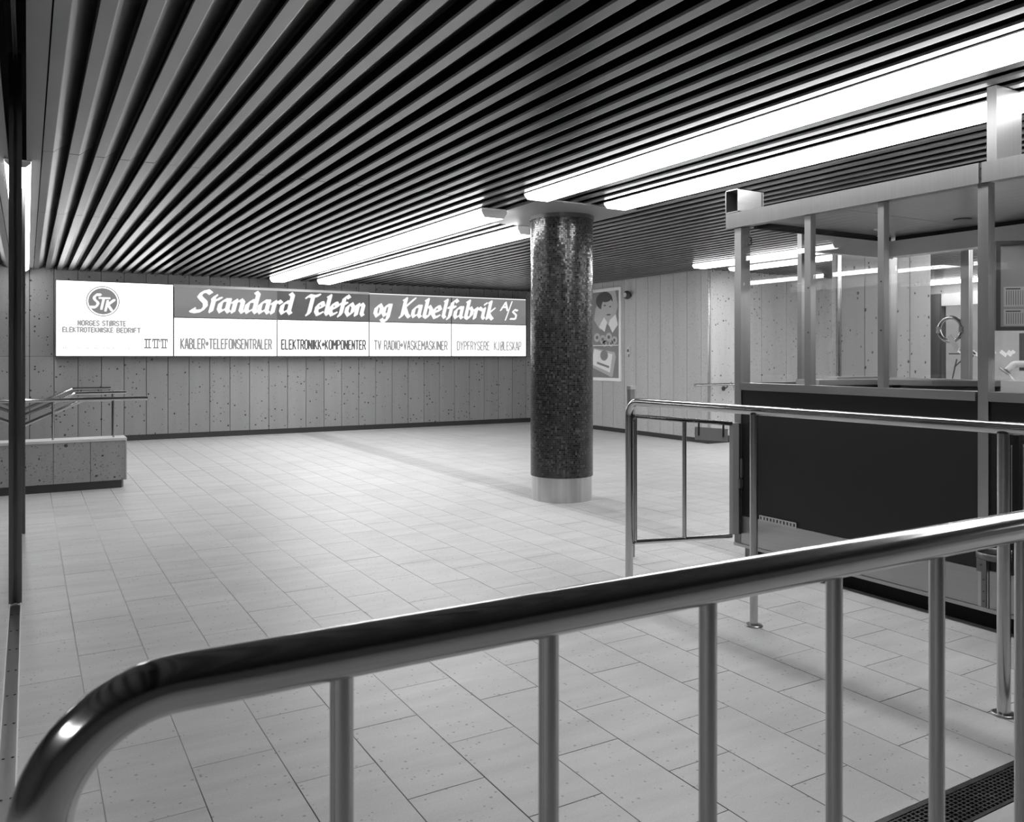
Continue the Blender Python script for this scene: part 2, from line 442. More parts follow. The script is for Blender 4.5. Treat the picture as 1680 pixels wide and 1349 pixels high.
# wall stub seen through the booth
wi = setting('wall_inner', (7.8, 5.5, 0))
wall_panels(wi, M['concrete_light'], 'x', 5.5, 1, 7.02, 8.5, .37, [(.09, 2.95)], 7.02)
MB().box(7.012, 8.49, 5.55, 5.60, 0, SOF).build('core', M['concrete_light'], wi)
MB().box(7.03, 8.49, 5.52, 5.55, 0, .09).build('plinth', M['base'], wi)
cs = MB().box(6.995, 7.018, 5.490, 5.515, .0, 2.95).build('trim_2', M['steel_v']); cs['kind'] = 'structure'
# far right and rear ends of the hall
we = MB().box(15, 15.2, -4, 10.1, -.05, SOF).build('wall_east', M['concrete_light']); we['kind'] = 'structure'
wr_ = MB().box(-6, 15.2, -4.2, -4, -.05, SOF).build('wall_front', M['hallwall']); wr_['kind'] = 'structure'
wl = MB().box(-6.2, -6, -4.2, YB+.25, -1.8, SOF).build('wall_left', M['hallwall']); wl['kind'] = 'structure'

# ------------------------------------------------------------------ ceiling
ceil = setting('ceiling', (0, 0, CEIL))
MB().box(-6.2, 15.2, -4.2, YB+.25, SOF, SOF+.1).build('soffit', M['black'], ceil)
PR = [(-.061, .014), (-.061, .0), (-.003, 0), (.0, .0006), (.003, .0022), (.100, .080), (.114, .080), (.114, .082), (.099, .082), (.003, .003), (-.059, .002), (-.059, .014)]
def batten_mesh(y0, y1):
    return MB().prism(PR, lambda p, q, t: (p, t, q), y0, y1)
SEG = [(-3.9, 6.395), (6.405, 9.145), (9.155, YB)]
seg_me = [batten_mesh(a, b).mesh('batten', M['batten']) for a, b in SEG]
BP = .1571; BX = .309
for k in range(-1, 58):
    x = BX+BP*k
    for me in seg_me: place(me, 'batten', ceil, (x+random.uniform(-.0008, .0008), 0, CEIL+random.uniform(-.0012, .0012)))
for k in range(-12, -3):
    place(seg_me[0] if k % 2 else seg_me[1], 'batten', ceil, (BX+BP*k, 0, CEIL))
rest = MB()
for k in range(-40, -3):
    for (a, b) in (SEG if k < -12 else SEG[1:]): rest.prism(PR, lambda p, q, t: (BX+BP*k+p, t, CEIL+q), a, b)
for k in range(58, 94):
    rest.prism(PR, lambda p, q, t: (BX+BP*k+p, t, CEIL+q), -3.9, 9.85)
rest.build('batten_field', M['batten'], ceil, 'stuff')
# flat trims either side of the shutter slot
t1 = MB().box(-.004, .012, -3.9, YB, CEIL-.004, CEIL+.03).box(.012, .084, -3.9, YB, CEIL+.004, CEIL+.012).build('trim_3', M['trimdark']); t1['kind'] = 'structure'
t2 = MB().box(-.24, -.205, -3.9, YB, CEIL-.004, CEIL+.03).build('trim_4', M['trimdark']); t2['kind'] = 'structure'

# ------------------------------------------------------------------ fluorescent lights
def light(label, xc, y0, y1, zb=2.728, w=.27, h=.05, group='fluorescent lights along the slatted ceiling'):
    t = thing('fluorescent_light', label, 'light', (xc, (y0+y1)/2, zb), group)
    hw = w/2
    MB().box(xc-hw, xc+hw, y0, y1, zb+h*.86, zb+h).build('housing', M['white'], t)
    poly = [(-hw+.004, h*.86), (-hw+.004, h*.6), (-hw+.035, .0), (hw-.035, .0), (hw-.004, h*.6), (hw-.004, h*.86)]
    MB().prism(poly, lambda p, q, s: (xc+p, s, zb+q), y0+.012, y1-.012).build('diffuser', M['tube'], t)
    for yy in (y0, y1-.012):
        MB().prism([(p*1.01, q) for p, q in poly], lambda p, q, s: (xc+p, s, zb+q-.001), yy, yy+.0115).build('end_cap', M['white'], t)
    return t
light('long bright fluorescent light from the column overhead towards the camera, left of its pair', 3.755, .3, 6.0)
light('bright fluorescent light passing over the ticket booth roof, right of its pair', 4.59, .3, 6.0)
light('fluorescent light left of the column running to the lit advertising wall', 3.755, 6.75, 14.5, zb=2.69, h=.088)
light('fluorescent light starting behind the column and running to the lit advertising wall', 4.59, 7.5, 14.5, zb=2.69, h=.088)
light('narrow fluorescent light high at the left edge behind the dark guide post', -.055, 6.75, 14.95, w=.16)
light('fluorescent light in front of the concrete side wall, left of the booth glass', 8.76, 5.95, 9.4, group='fluorescent lights beyond the booth')
light('fluorescent light seen through the booth glass, nearest to the side wall corner', 9.5, 5.95, 9.4, group='fluorescent lights beyond the booth')
light('fluorescent light far right beyond the wall stub behind the booth', 14.45, 2.0, 9.6, group='fluorescent lights beyond the booth')
light('unseen added fluorescent light above the passage behind the ticket booth', 8.76, -3.0, 5.2, group='fluorescent lights beyond the booth')  # added out of view to brighten the wall stub and booth interior
light('fluorescent light in the hall left of the camera, behind the glass partition', -2.6, -1.6, 1.6, group='fluorescent lights of the rear hall')
light('unseen added fluorescent light above the passage behind the ticket booth, right of its neighbour', 11.5, -3.0, 5.2, group='fluorescent lights beyond the booth')  # second unseen row, added to light the area beyond the booth

# ------------------------------------------------------------------ column
c0 = (4.56, 6.83)
col = thing('mosaic_column', 'round column clad in dark glass mosaic with a steel base ring', 'column', (c0[0], c0[1], 0))
R = .308
MB().lathe((c0[0], c0[1], 0), [(R, .235), (R, CEIL+.01)], 96).build('mosaic_shaft', M['mosaic'], col)
MB().lathe((c0[0], c0[1], 0), [(R-.010, .0), (R-.010, .236)], 96, True).build('base_ring', M['steel_ring'], col)
MB().lathe((c0[0], c0[1], 0), [(R+.012, CEIL-.045), (R+.012, CEIL+.02)], 96).build('top_collar', M['dkgrey'], col)
cp = MB().box(3.88, 4.95, 6.14, 7.46, CEIL-.008, CEIL+.004).build('ceiling_plate', M['plate'])
tag(cp, 'flat grey ceiling plate around the head of the dark column', 'panel')

# ------------------------------------------------------------------ stroke lettering
def nib_strokes(mb, strokes, fx, w, ang, thk):
    """broad-nib pen: hull of the nib at both ends of each segment"""
    a = math.radians(ang); n1 = (math.cos(a)*w/2, math.sin(a)*w/2); n2 = (-math.sin(a)*thk/2, math.cos(a)*thk/2)
    nib = [(n1[0]+n2[0], n1[1]+n2[1]), (-n1[0]+n2[0], -n1[1]+n2[1]), (-n1[0]-n2[0], -n1[1]-n2[1]), (n1[0]-n2[0], n1[1]-n2[1])]
    for st in strokes:
        segs = list(zip(st[:-1], st[1:])) if len(st) > 1 else [(st[0], st[0])]
        for p, q in segs:
            pts = sorted({(round(p[0]+a_, 5), round(p[1]+b_, 5)) for a_, b_ in nib}|{(round(q[0]+a_, 5), round(q[1]+b_, 5)) for a_, b_ in nib})
            def half(it):
                h = []
                for r in it:
                    while len(h) > 1 and (h[-1][0]-h[-2][0])*(r[1]-h[-2][1])-(h[-1][1]-h[-2][1])*(r[0]-h[-2][0]) <= 0: h.pop()
                    h.append(r)
                return h
            lo = half(pts); up = half(pts[::-1]); hull = lo[:-1]+up[:-1]
            mb.add([fx(x, y) for x, y in hull], [tuple(range(len(hull)))])
C = {  # upper-case skeletons in a box .56 wide, 1 high
 'A': [[(0,0),(.2,1),(.36,1),(.56,0)],[(.07,.34),(.49,.34)]],
 'B': [[(0,0),(0,1),(.38,1),(.52,.86),(.52,.64),(.38,.53),(0,.53)],[(.38,.53),(.56,.38),(.56,.14),(.42,0),(0,0)]],
 'C': [[(.54,.8),(.42,1),(.12,1),(0,.85),(0,.15),(.12,0),(.42,0),(.54,.2)]],
 'D': [[(0,0),(0,1),(.4,1),(.56,.84),(.56,.16),(.4,0),(0,0)]],
 'E': [[(.5,1),(0,1),(0,0),(.5,0)],[(0,.52),(.42,.52)]],
 'F': [[(.5,1),(0,1),(0,0)],[(0,.52),(.42,.52)]],
 'G': [[(.54,.82),(.42,1),(.12,1),(0,.85),(0,.15),(.12,0),(.42,0),(.56,.15),(.56,.46),(.3,.46)]],
 'I': [[(.05,0),(.05,1)]],
 'J': [[(.4,1),(.4,.15),(.28,0),(.12,0),(0,.15)]],
 'K': [[(0,0),(0,1)],[(.52,1),(0,.42)],[(.14,.56),(.54,0)]],
 'L': [[(0,1),(0,0),(.46,0)]],
 'M': [[(0,0),(0,1),(.34,.4),(.68,1),(.68,0)]],
 'N': [[(0,0),(0,1),(.54,0),(.54,1)]],
 'O': [[(.12,0),(0,.15),(0,.85),(.12,1),(.44,1),(.56,.85),(.56,.15),(.44,0),(.12,0)]],
 'Ø': [[(.12,0),(0,.15),(0,.85),(.12,1),(.44,1),(.56,.85),(.56,.15),(.44,0),(.12,0)],[(-.04,-.06),(.60,1.06)]],
 'P': [[(0,0),(0,1),(.42,1),(.55,.86),(.55,.6),(.42,.47),(0,.47)]],
 'R': [[(0,0),(0,1),(.42,1),(.55,.86),(.55,.6),(.42,.47),(0,.47)],[(.32,.47),(.56,0)]],
 'S': [[(.54,.84),(.42,1),(.12,1),(0,.86),(0,.66),(.12,.54),(.42,.46),(.55,.34),(.55,.14),(.42,0),(.12,0),(0,.16)]],
 'T': [[(0,1),(.56,1)],[(.28,1),(.28,0)]],
 'V': [[(0,1),(.28,0),(.56,1)]],
 'Y': [[(0,1),(.28,.5),(.56,1)],[(.28,.5),(.28,0)]],
 '°': [[(.14,.36),(.04,.46),(.04,.58),(.14,.68),(.26,.68),(.36,.58),(.36,.46),(.26,.36),(.14,.36)]],
 '3': [[(.04,.86),(.16,1),(.40,1),(.52,.86),(.52,.66),(.40,.54),(.2,.54)],[(.40,.54),(.54,.4),(.54,.15),(.4,0),(.14,0),(.02,.16)]],
}
def word_w(t, gap, cw):
    x = 0
    for ch in t:
        if ch == ' ': x += .5
        elif ch == '°': x += .40+gap
        elif ch == 'I': x += .10+gap
        else: x += (.68 if ch == 'M' else .5 if ch in 'EFL' else .56)+gap
    return x-gap
def caps(mb, t, x0, x1, z0, z1, fx, pen, gap=.30):
    w = word_w(t, gap, .56); sx = (x1-x0)/w; sz = z1-z0; x = 0
    for ch in t:
        if ch == ' ': x += .5; continue
        adv = .40 if ch == '°' else .10 if ch == 'I' else .68 if ch == 'M' else .5 if ch in 'EFL' else .56
        st = [[(x0+(x+px)*sx, z0+pz*sz) for px, pz in s] for s in C[ch]]
        nib_strokes(mb, st, fx, pen, 45, pen*.8)
        x += adv+gap
B = {  # broken-script skeletons: (advance, strokes)
 'S': (.74, [[(.66,.90),(.50,1.0),(.28,.93),(.20,.74),(.34,.60),(.52,.46),(.58,.26),(.46,.05),(.22,-.0),(.02,.04)],[(.02,.04),(.10,.12)]]),
 't': (.40, [[(.18,.78),(.10,.66),(.14,.54),(.14,.02)],[(.14,.46),(.30,.62),(.42,.66)]]),
 'a': (.60, [[(.42,.60),(.24,.60),(.08,.42),(.08,.16),(.18,.02),(.40,.20)],[(.44,.62),(.44,.12),(.54,.02)]]),
 'n': (.64, [[(.04,.50),(.14,.60),(.14,.02)],[(.14,.44),(.36,.62),(.48,.52),(.48,.12),(.58,.02)]]),
 'd': (.60, [[(.42,.58),(.24,.60),(.08,.42),(.08,.16),(.18,.02),(.40,.20)],[(.34,1.02),(.46,.92),(.46,.12),(.56,.02)]]),
 'r': (.46, [[(.04,.50),(.14,.60),(.14,.02)],[(.14,.42),(.32,.62),(.44,.54)]]),
 'T': (.66, [[(.0,.86),(.10,.96),(.40,.92),(.68,1.0)],[(.34,.92),(.34,.10),(.26,-.02)]]),
 'e': (.54, [[(.12,.30),(.44,.44),(.34,.62),(.22,.60),(.08,.42),(.08,.16),(.22,.0),(.44,.10)]]),
 'l': (.32, [[(.08,.96),(.16,1.0),(.16,.12),(.26,.02)]]),
 'f': (.44, [[(.50,.92),(.38,1.02),(.22,.88),(.22,.10),(.14,-.04)],[(.06,.60),(.42,.62)]]),
 'o': (.60, [[(.30,.62),(.10,.44),(.10,.18),(.28,.0),(.48,.18),(.48,.44),(.30,.62)]]),
 'g': (.60, [[(.42,.60),(.24,.60),(.08,.42),(.08,.18),(.20,.04),(.42,.22)],[(.46,.62),(.46,-.06),(.32,-.26),(.14,-.24),(.04,-.16)]]),
 'K': (.68, [[(.10,.94),(.18,1.0),(.18,.10),(.10,-.02)],[(.66,1.0),(.22,.50),(.44,.12),(.58,.0)]]),
 'b': (.58, [[(.08,.96),(.16,1.0),(.16,.10)],[(.16,.46),(.34,.62),(.48,.46),(.48,.20),(.32,.0),(.16,.08)]]),
 'i': (.32, [[(.06,.50),(.16,.60),(.16,.12),(.26,.02)],[(.17,.84),(.19,.88)]]),
 'k': (.56, [[(.08,.96),(.16,1.0),(.16,.02)],[(.46,.60),(.18,.32),(.36,.10),(.48,.0)]]),
}
def script(mb, t, x0, x1, z0, z1, fx, slant=.26, nibw=.235, ang=33, thk=.075):
    H = z1-z0; w = sum(B[c][0] for c in t); sx = (x1-x0)/(w+.1); x = 0
    for c in t:
        for_st = [[(x0+(x+px)*sx+slant*H*(pz-.3), z0+pz*H) for px, pz in s] for s in B[c][1]]
        nib_strokes(mb, for_st, fx, nibw*H, ang, thk*H); x += B[c][0]

# ------------------------------------------------------------------ illuminated signs on the back wall
YS = 14.88
sx0 = .393; PW = 1.728
SZ0, SZ1, SZM = 1.41, 2.60, 2.058
def plane(mb, x0, x1, z0, z1, y, d=.008): return mb.box(x0, x1, y, y+d, z0, z1)
s1 = thing('illuminated_sign', 'square backlit white advertising box with round STK emblem, left end of the lit signs', 'sign', (sx0+PW/2, YS+.1, SZ0))
MB().box(sx0-.012, sx0+PW-.004, YS+.02, YB-.001, SZ0-.02, SZ1+.012).build('casing', M['frame'], s1)
plane(MB(), sx0, sx0+PW-.012, SZ0, SZ1, YS+.01, .012).build('white_panel', M['sign'], s1)
fx = lambda x, z: (x, YS+.007, z)
fx2 = lambda x, z: (x, YS+.004, z)
def disc(mb, cx, cz, r, y, n=48, r2=None):
    if r2 is None: mb.add([(cx+r*math.cos(2*PI*k/n), y, cz+r*math.sin(2*PI*k/n)) for k in range(n)], [tuple(range(n))])
    else:
        v = [(cx+q*math.cos(2*PI*k/n), y, cz+q*math.sin(2*PI*k/n)) for q in (r, r2) for k in range(n)]
        mb.add(v, [(k, (k+1) % n, n+(k+1) % n, n+k) for k in range(n)])
    return mb
em = disc(disc(MB(), 1.055, 2.29, .212, YS+.007), 1.055, 2.29, .244, YS+.007, r2=.229).build('emblem', M['logo'], s1)
lg = MB()
def lean(x, z): return (1.055+(x-1.062)*.93+.20*(z-2.29), 2.29+(z-2.29)*.94)
def LS(sts, w, thk=.05, ang=0):
    nib_strokes(lg, [[lean(*p) for p in s] for s in sts], fx2, w, ang, thk)
LS([[(1.00,2.40),(.94,2.40),(.915,2.37),(.915,2.335),(.94,2.305),(.975,2.28),(.995,2.25),(.98,2.20),(.955,2.185),(.885,2.185)]], .036, .03, 45)
LS([[(1.00,2.345),(1.15,2.345)],[(1.065,2.345),(1.065,2.16)]], .034, .032)
LS([[(1.135,2.30),(1.135,2.13)],[(1.235,2.32),(1.150,2.235),(1.235,2.135)]], .034, .028)
lg.build('emblem_letters', M['letter'], em)
for t, a, b, z0, z1 in (('NORGES', .70, 1.00, 1.897, 1.972), ('STØRSTE', 1.05, 1.386, 1.897, 1.972), ('ELEKTROTEKNISKE', .484, 1.20, 1.79, 1.862), ('BEDRIFT', 1.26, 1.605, 1.79, 1.862)):
    tx = MB(); caps(tx, t, a, b, z0, z1, fx, .019); tx.build('lettering', M['text0'], s1)
tt = MB()
def rect(x0, x1, z0, z1): tt.add([fx(x0, z0), fx(x1, z0), fx(x1, z1), fx(x0, z1)], [(0, 1, 2, 3)])
for a, b in ((1.665, 1.775), (1.790, 1.905), (1.915, 2.030)):       # ITT, outlined slab letters
    m_ = (a+b)/2
    rect(a, b, 1.668, 1.694)
    rect(m_-.032, m_-.012, 1.548, 1.678); rect(m_+.012, m_+.032, 1.548, 1.678)
    rect(m_-.045 if a > 1.7 else a, m_+.045 if a > 1.7 else b, 1.532, 1.554)
    if a > 1.7: rect(a, a+.018, 1.635, 1.678); rect(b-.018, b, 1.635, 1.678)
tt.build('outlined_initials', M['text2'], s1)
ghost = mat_emit('ghost_print', .5)
for t, a, b in (('TILKNYTTET', .434, .66), ('INTERNATIONAL', .69, 1.00), ('TELEFON', 1.04, 1.22), ('OG', 1.25, 1.30), ('TELEGRAF', 1.33, 1.60)):
    sm_ = MB(); caps(sm_, t, a, b, 1.520, 1.548, fx, .006); sm_.build('small_print', ghost, s1)

lx0 = sx0+PW
s2 = thing('illuminated_sign', 'long backlit sign reading Standard Telefon og Kabelfabrik above white product panels', 'sign', (lx0+2*PW, YS+.1, SZ0))
MB().box(lx0-.002, lx0+4*PW+.03, YS+.02, YB-.001, SZ0-.02, SZ1+.012).build('casing', M['frame'], s2)
MB().box(lx0, lx0+2*PW, YS-.01, YS+.02, SZ1-.03, SZ1+.012).build('top_strip', M['pale'], s2)
for k in range(4):
    a, b = lx0+k*PW+.012, lx0+(k+1)*PW-.012+(.015 if k == 3 else 0)
    plane(MB(), a, b, SZM+.008, SZ1-(.03 if k < 2 else .022), YS+.01, .012).build('header_panel', [M['signband'], M['signdark'], M['signband'], M['signband']][k], s2)
    plane(MB(), a, b, SZ0, SZM-.010, YS+.01, .012).build('white_panel', M['sign'], s2)
plane(MB(), lx0+2*PW+.01, lx0+4*PW, SZ1-.020, SZ1-.002, YS+.006, .012).build('top_light_gap', M['letter'], s2)
for t, a, b in (('Standard', 2.42, 4.16), ('Telefon', 4.34, 5.52), ('og', 5.68, 6.05), ('Kabelfabrik', 6.20, 8.32)):
    ti = MB(); script(ti, t, a, b, 2.165, 2.52, fx); ti.build('script_word', M['letter'], s2)
ti = MB()
ft = lambda x, z: fx(x, z)
A_ = [[(8.44,2.40),(8.55,2.50),(8.60,2.40)],[(8.47,2.415),(8.60,2.415)]]
nib_strokes(ti, [[(8.43,2.35),(8.55,2.52),(8.59,2.35)],[(8.47,2.42),(8.58,2.42)]], fx, .045, 35, .02)
nib_strokes(ti, [[(8.54,2.15),(8.70,2.54)]], fx, .03, 35, .015)
nib_strokes(ti, [[(8.83,2.355),(8.76,2.37),(8.72,2.33),(8.80,2.26),(8.78,2.18),(8.66,2.18)]], fx, .045, 35, .02)
ti.build('script_word', M['letter'], s2)
for t, a, b, mm in (('KABLER°TELEFONSENTRALER', 2.235, 3.745, 'text1'), ('ELEKTRONIKK°KOMPONENTER', 3.93, 5.50, 'text3'), ('TV RADIO°VASKEMASKINER', 5.68, 7.205, 'text1'), ('DYPFRYSERE', 7.43, 8.16, 'text0'), ('KJØLESKAP', 8.28, 8.92, 'text0')):
    q = MB(); caps(q, t, a, b, 1.532, 1.698, fx, .022, .26); q.build('product_lettering', M[mm], s2)

# ------------------------------------------------------------------ poster, bell and switch on the right wall
po = thing('framed_poster', 'tall framed poster of a dark haired face and flowers, right of the column', 'poster', (XR-.02, 12.75, .94))
py0, py1 = 12.13, 13.40
MB().box(XR-.03, XR-.001, py0, py1, .94, 2.68).build('frame', M['white'], po)
F = lambda y, z, l=0: (XR-.034-.001*l, y, z)
def pol(name, pts, mat, l, par=po): return MB().prism(pts, lambda p, q, t: (XR-.031-.0012*l-t, p, q), 0, .0008).build(name, mat, par)
pr = MB().prism([(py0+.05, 1.0), (py1-.05, 1.0), (py1-.05, 2.62), (py0+.05, 2.62)], lambda p, q, t: (XR-.031-t, p, q), 0, .001).build('print', M['midgrey'], po)
def ell(cy, cz, ry, rz, n=20, a0=0, a1=2*PI): return [(cy+ry*math.cos(a0+(a1-a0)*k/n), cz+rz*math.sin(a0+(a1-a0)*k/n)) for k in range(n if a1-a0 > 6 else n+1)]
pol('picture', [(12.28, 2.62), (12.20, 2.35), (12.26, 2.18), (12.19, 1.98), (12.35, 1.90), (12.55, 2.02), (12.75, 1.90), (12.95, 2.10), (12.9, 2.3), (12.7, 2.62)], M['ltgrey'], 1, pr)
pol('picture', ell(12.62, 2.45, .26, .17), M['dkgrey'], 2, pr)
pol('picture', ell(12.52, 2.30, .19, .20), M['ltgrey'], 3, pr)
pol('picture', ell(12.56, 2.49, .17, .07), M['dkgrey'], 4, pr)
pol('picture', ell(12.43, 2.33, .035, .012, 10), M['dkgrey'], 4, pr)
pol('picture', ell(12.60, 2.36, .040, .012, 10), M['dkgrey'], 4, pr)
pol('picture', ell(12.48, 2.18, .07, .014, 10), M['dkgrey'], 4, pr)
pol('picture', [(12.62, 2.14), (12.78, 1.96), (12.60, 1.86), (12.52, 2.04)], M['paper'], 5, pr)
pol('picture', [(12.44, 2.08), (12.26, 2.18), (12.20, 1.98), (12.36, 1.84), (12.48, 2.0)], M['paper'], 5, pr)
for (a, b, r) in ((12.3, 1.70, .09), (12.47, 1.76, .10), (12.66, 1.72, .10), (12.84, 1.76, .10), (12.4, 1.64, .07), (12.6, 1.64, .07)):
    pol('picture', ell(a, b, r, r*.85, 12), M['ltgrey'], 6, pr); pol('picture', ell(a, b, r*.4, r*.35, 10), M['dkgrey'], 7, pr)
pol('picture', [(py0+.05, 1.60), (py1-.05, 1.60), (py1-.05, 1.615), (py0+.05, 1.615)], M['paper'], 8, pr)
pol('picture', [(12.95, 1.56), (12.30, 1.48), (12.26, 1.40), (12.36, 1.02), (12.42, 1.02), (13.1, 1.22)], M['ltgrey'], 2, pr)
pol('picture', [(12.93, 1.54), (12.36, 1.44), (12.44, 1.10), (13.05, 1.26)], M['paper'], 3, pr)
pol('picture', ell(12.62, 1.42, .12, .10), M['midgrey'], 4, pr)
pol('picture', [(12.84, 1.30), (12.46, 1.22), (12.47, 1.18), (12.85, 1.26)], M['midgrey'], 4, pr)
bl = thing('alarm_bell', 'small round dark bell on the concrete wall right of the framed poster', 'bell', (XR-.05, 11.88, 2.51))
MB().tube([(XR-.001, 11.88, 2.51), (XR-.05, 11.88, 2.51)], .035, 20).build('mount', M['dkgrey'], bl)
MB().tube([(XR-.045, 11.88, 2.51), (XR-.06, 11.88, 2.51), (XR-.10, 11.88, 2.51), (XR-.12, 11.88, 2.51)], [.07, .078, .074, .045], 28).build('gong', M['dkgrey'], bl)
MB().tube([(XR-.12, 11.88, 2.51), (XR-.125, 11.88, 2.51)], .042, 24).build('face', M['pale'], bl)
sw = thing('wall_switch', 'small pale switch box on the concrete wall below the round bell', 'switch', (XR-.02, 11.90, 1.42))
MB().box(XR-.03, XR-.001, 11.86, 11.94, 1.44, 1.57).build('box', M['pale'], sw)
MB().box(XR-.045, XR-.03, 11.885, 11.915, 1.48, 1.53).build('key', M['dkgrey'], sw)
MB().tube([(XR-.02, 11.90, 1.44), (XR-.02, 11.90, 1.39)], .012, 10).build('gland', M['steel'], sw)
hr = thing('wall_handrail', 'short steel handrail on the concrete side wall left of the booth', 'handrail', (9.9, 9.8, .95))
MB().tube([(9.05, 9.80, .95), (10.9, 9.80, .95)], .022, 14).build('rail', M['steel'], hr)
for x in (9.75, 10.7):
    MB().tube(bend([(x, 9.80, .94), (x, 9.80, .90), (x, 9.89, .88)], .02, 4), .009, 8).tube([(x, 9.888, .88), (x, 9.88, .88)], .04, 14).build('bracket', M['dkgrey'], hr)

# ------------------------------------------------------------------ parapet and stair rails
pa = thing('parapet', 'low pitted concrete parapet with a pale cap around the stairs at the left', 'low wall', (-.9, 9.85, 0))
PX = .92
ppan = []
for k in range(10):
    x1 = PX-.012-k*.3385; x0 = x1-.3345
    MB().box(x0, x1, 9.74, 9.78, .085, .505).build('panel', M['concrete'], pa)
MB().box(-2.5, PX-.03, 9.78, 10.03, .0, .505).build('core', M['concrete'], pa)
MB().box(-2.5, PX-.05, 9.752, 9.779, 0, .085).build('plinth', M['base'], pa)
MB().box(-2.5, PX, 9.73, 10.05, .506, .532).build('cap', M['pale'], pa)
MB().box(PX-.011, PX, 9.735, 10.045, .085, .506).build('end_trim', M['pale'], pa)
r1 = thing('stair_handrail', 'steel handrail with posts standing on the low concrete parapet', 'handrail', (.5, 9.87, .53), 'handrails of the stairs at the left')
MB().tube([(-2.4, 9.84, .945), (1.10, 9.84, .945), (1.135, 9.84, .942)], .021, 14).build('rail', M['steel'], r1)
for x in (.80, .23, -1.0, -2.2): MB().tube([(x, 9.86, .532), (x, 9.86, .93)], .011, 12).build('post', M['steel_v'], r1)
sl_ = math.tan(math.radians(24.5))
def srail(pts, r=.021): return MB().tube(bend(pts, .12, 6), r, 14)
srail([(.78, 9.99, .936), (.52, 9.99, .936), (-1.9, 9.99, .936-2.42*sl_)]).build('lower_rail', M['steel'], r1)
for x in (.80, .23): MB().tube([(x, 9.865, .915), (x, 9.99, .915-(0 if x > .5 else .13))], .009, 8).build('bracket', M['steel_v'], r1)
r2 = thing('stair_handrail', 'middle steel handrail of the stairs standing between parapet and lit wall', 'handrail', (.3, 12.4, 0), 'handrails of the stairs at the left')
srail([(1.16, 12.4, .91), (.55, 12.4, .91), (-2.1, 12.4, .91-2.65*sl_)]).build('rail', M['steel'], r2)
MB().tube([(1.0, 12.4, 0), (1.0, 12.4, .90)], .017, 12).build('post', M['steel_v'], r2)
for k in (4, 7):
    x = .60-.34*k-.17; zt = .91-(.55-x)*sl_
    MB().tube([(x, 12.4, -.155*(k+1)), (x, 12.4, zt)], .017, 12).build('post', M['steel_v'], r2)
r3 = thing('stair_handrail', 'steel handrail fixed to the wall under the backlit STK box', 'handrail', (.3, 15.02, .88), 'handrails of the stairs at the left')
srail([(1.18, 15.02, .882), (.63, 15.02, .882), (-2.1, 15.02, .882-2.73*sl_)], .024).build('rail', M['steel'], r3)
for x in (1.0, .75, -.4, -1.4):
    z = .882 if x > .6 else .882-(.63-x)*sl_
    MB().tube([(x, 15.02, z-.01), (x, 15.02, z-.05), (x, 15.098, z-.06)], .009, 8).build('bracket', M['dkgrey'], r3)

# ------------------------------------------------------------------ glass shutter partition at the left edge
gp = thing('glass_partition', 'glass partition with dark worn guide posts and floor track at the left edge', 'partition', (-.055, 4, 0))
for (y, w, zt) in ((5.45, .058, 3.105), (7.55, .05, 2.715)):
    xx = -.055 if y < 6 else -.038
    hw = w/2
    poly = [(-hw, -.03), (-.006, -.03), (-.006, -.012), (.006, -.012), (.006, -.03), (hw, -.03), (hw, .03), (-hw, .03)]
    MB().prism(poly, lambda p, q, t: (xx+p, y+q, t), .012, zt).build('guide_post', M['guide'], gp)
for q in (-.095, -.034): MB().box(q, q+.005, .9, 5.42, .0, .016).build('track_lip', M['white'], gp)
for k in range(14):
    for q in (-.080, -.044): MB().tube([(q, 1.2+.31*k, .004), (q, 1.2+.31*k, .0055)], .005, 8).build('screw', M['ink'], gp)
MB().box(-.09, -.034, .9, 5.42, 0, .004).box(-.063, -.061, .9, 5.42, .004, .010).build('floor_track', M['steel_h'], gp)
MB().box(-.070, -.05, 5.49, 9.70, .0, .012).build('floor_strip', M['steel_h'], gp)
MB().box(-.112, -.107, 4.15, 5.48, 3.06, 3.12).box(-.053, -.048, 4.15, 5.48, 3.06, 3.12).box(-.107, -.053, 4.15, 5.48, 3.10, 3.12).box(-.083, -.078, 4.15, 5.42, 3.06, 3.10).build('head_channel', M['steel_h'], gp)
MB().box(-.066, -.058, .95, 5.42, .006, 3.10).build('pane', M['glass'], gp)
MB().box(-.064, -.056, 5.48, 7.52, .012, 2.70).build('pane', M['glass'], gp)

# ------------------------------------------------------------------ far passage railing with wheelchair gate
fr = thing('passage_railing', 'steel tube railing with three posts running beside the ticket booth', 'railing', (3.27, 3, 0))
RT = .0245
MB().tube(bend([(3.25, 4.11, .0), (3.25, 4.11, 1.118), (3.33, .60, 1.120)], .085, 12), RT, 24).build('rail', M['steel'], fr)
for (x, y) in ((3.262, 3.09), (3.296, 1.83)):
    MB().tube([(x, y, .008), (x, y, 1.10)], .0205 if y > 2 else .0245, 22).build('post', M['steel_v'], fr)
    MB().lathe((x, y, 0), [(.046, 0), (.046, .004), (.040, .008)], 28).build('floor_flange', M['steel_h'], fr)
MB().lathe((3.25, 4.11, 0), [(.046, 0), (.046, .004), (.040, .008)], 28).build('floor_flange', M['steel_h'], fr)
MB().box(3.345, 3.375, 1.80, 1.825, .55, 1.09).build('edge_strip', M['rubber'], fr)

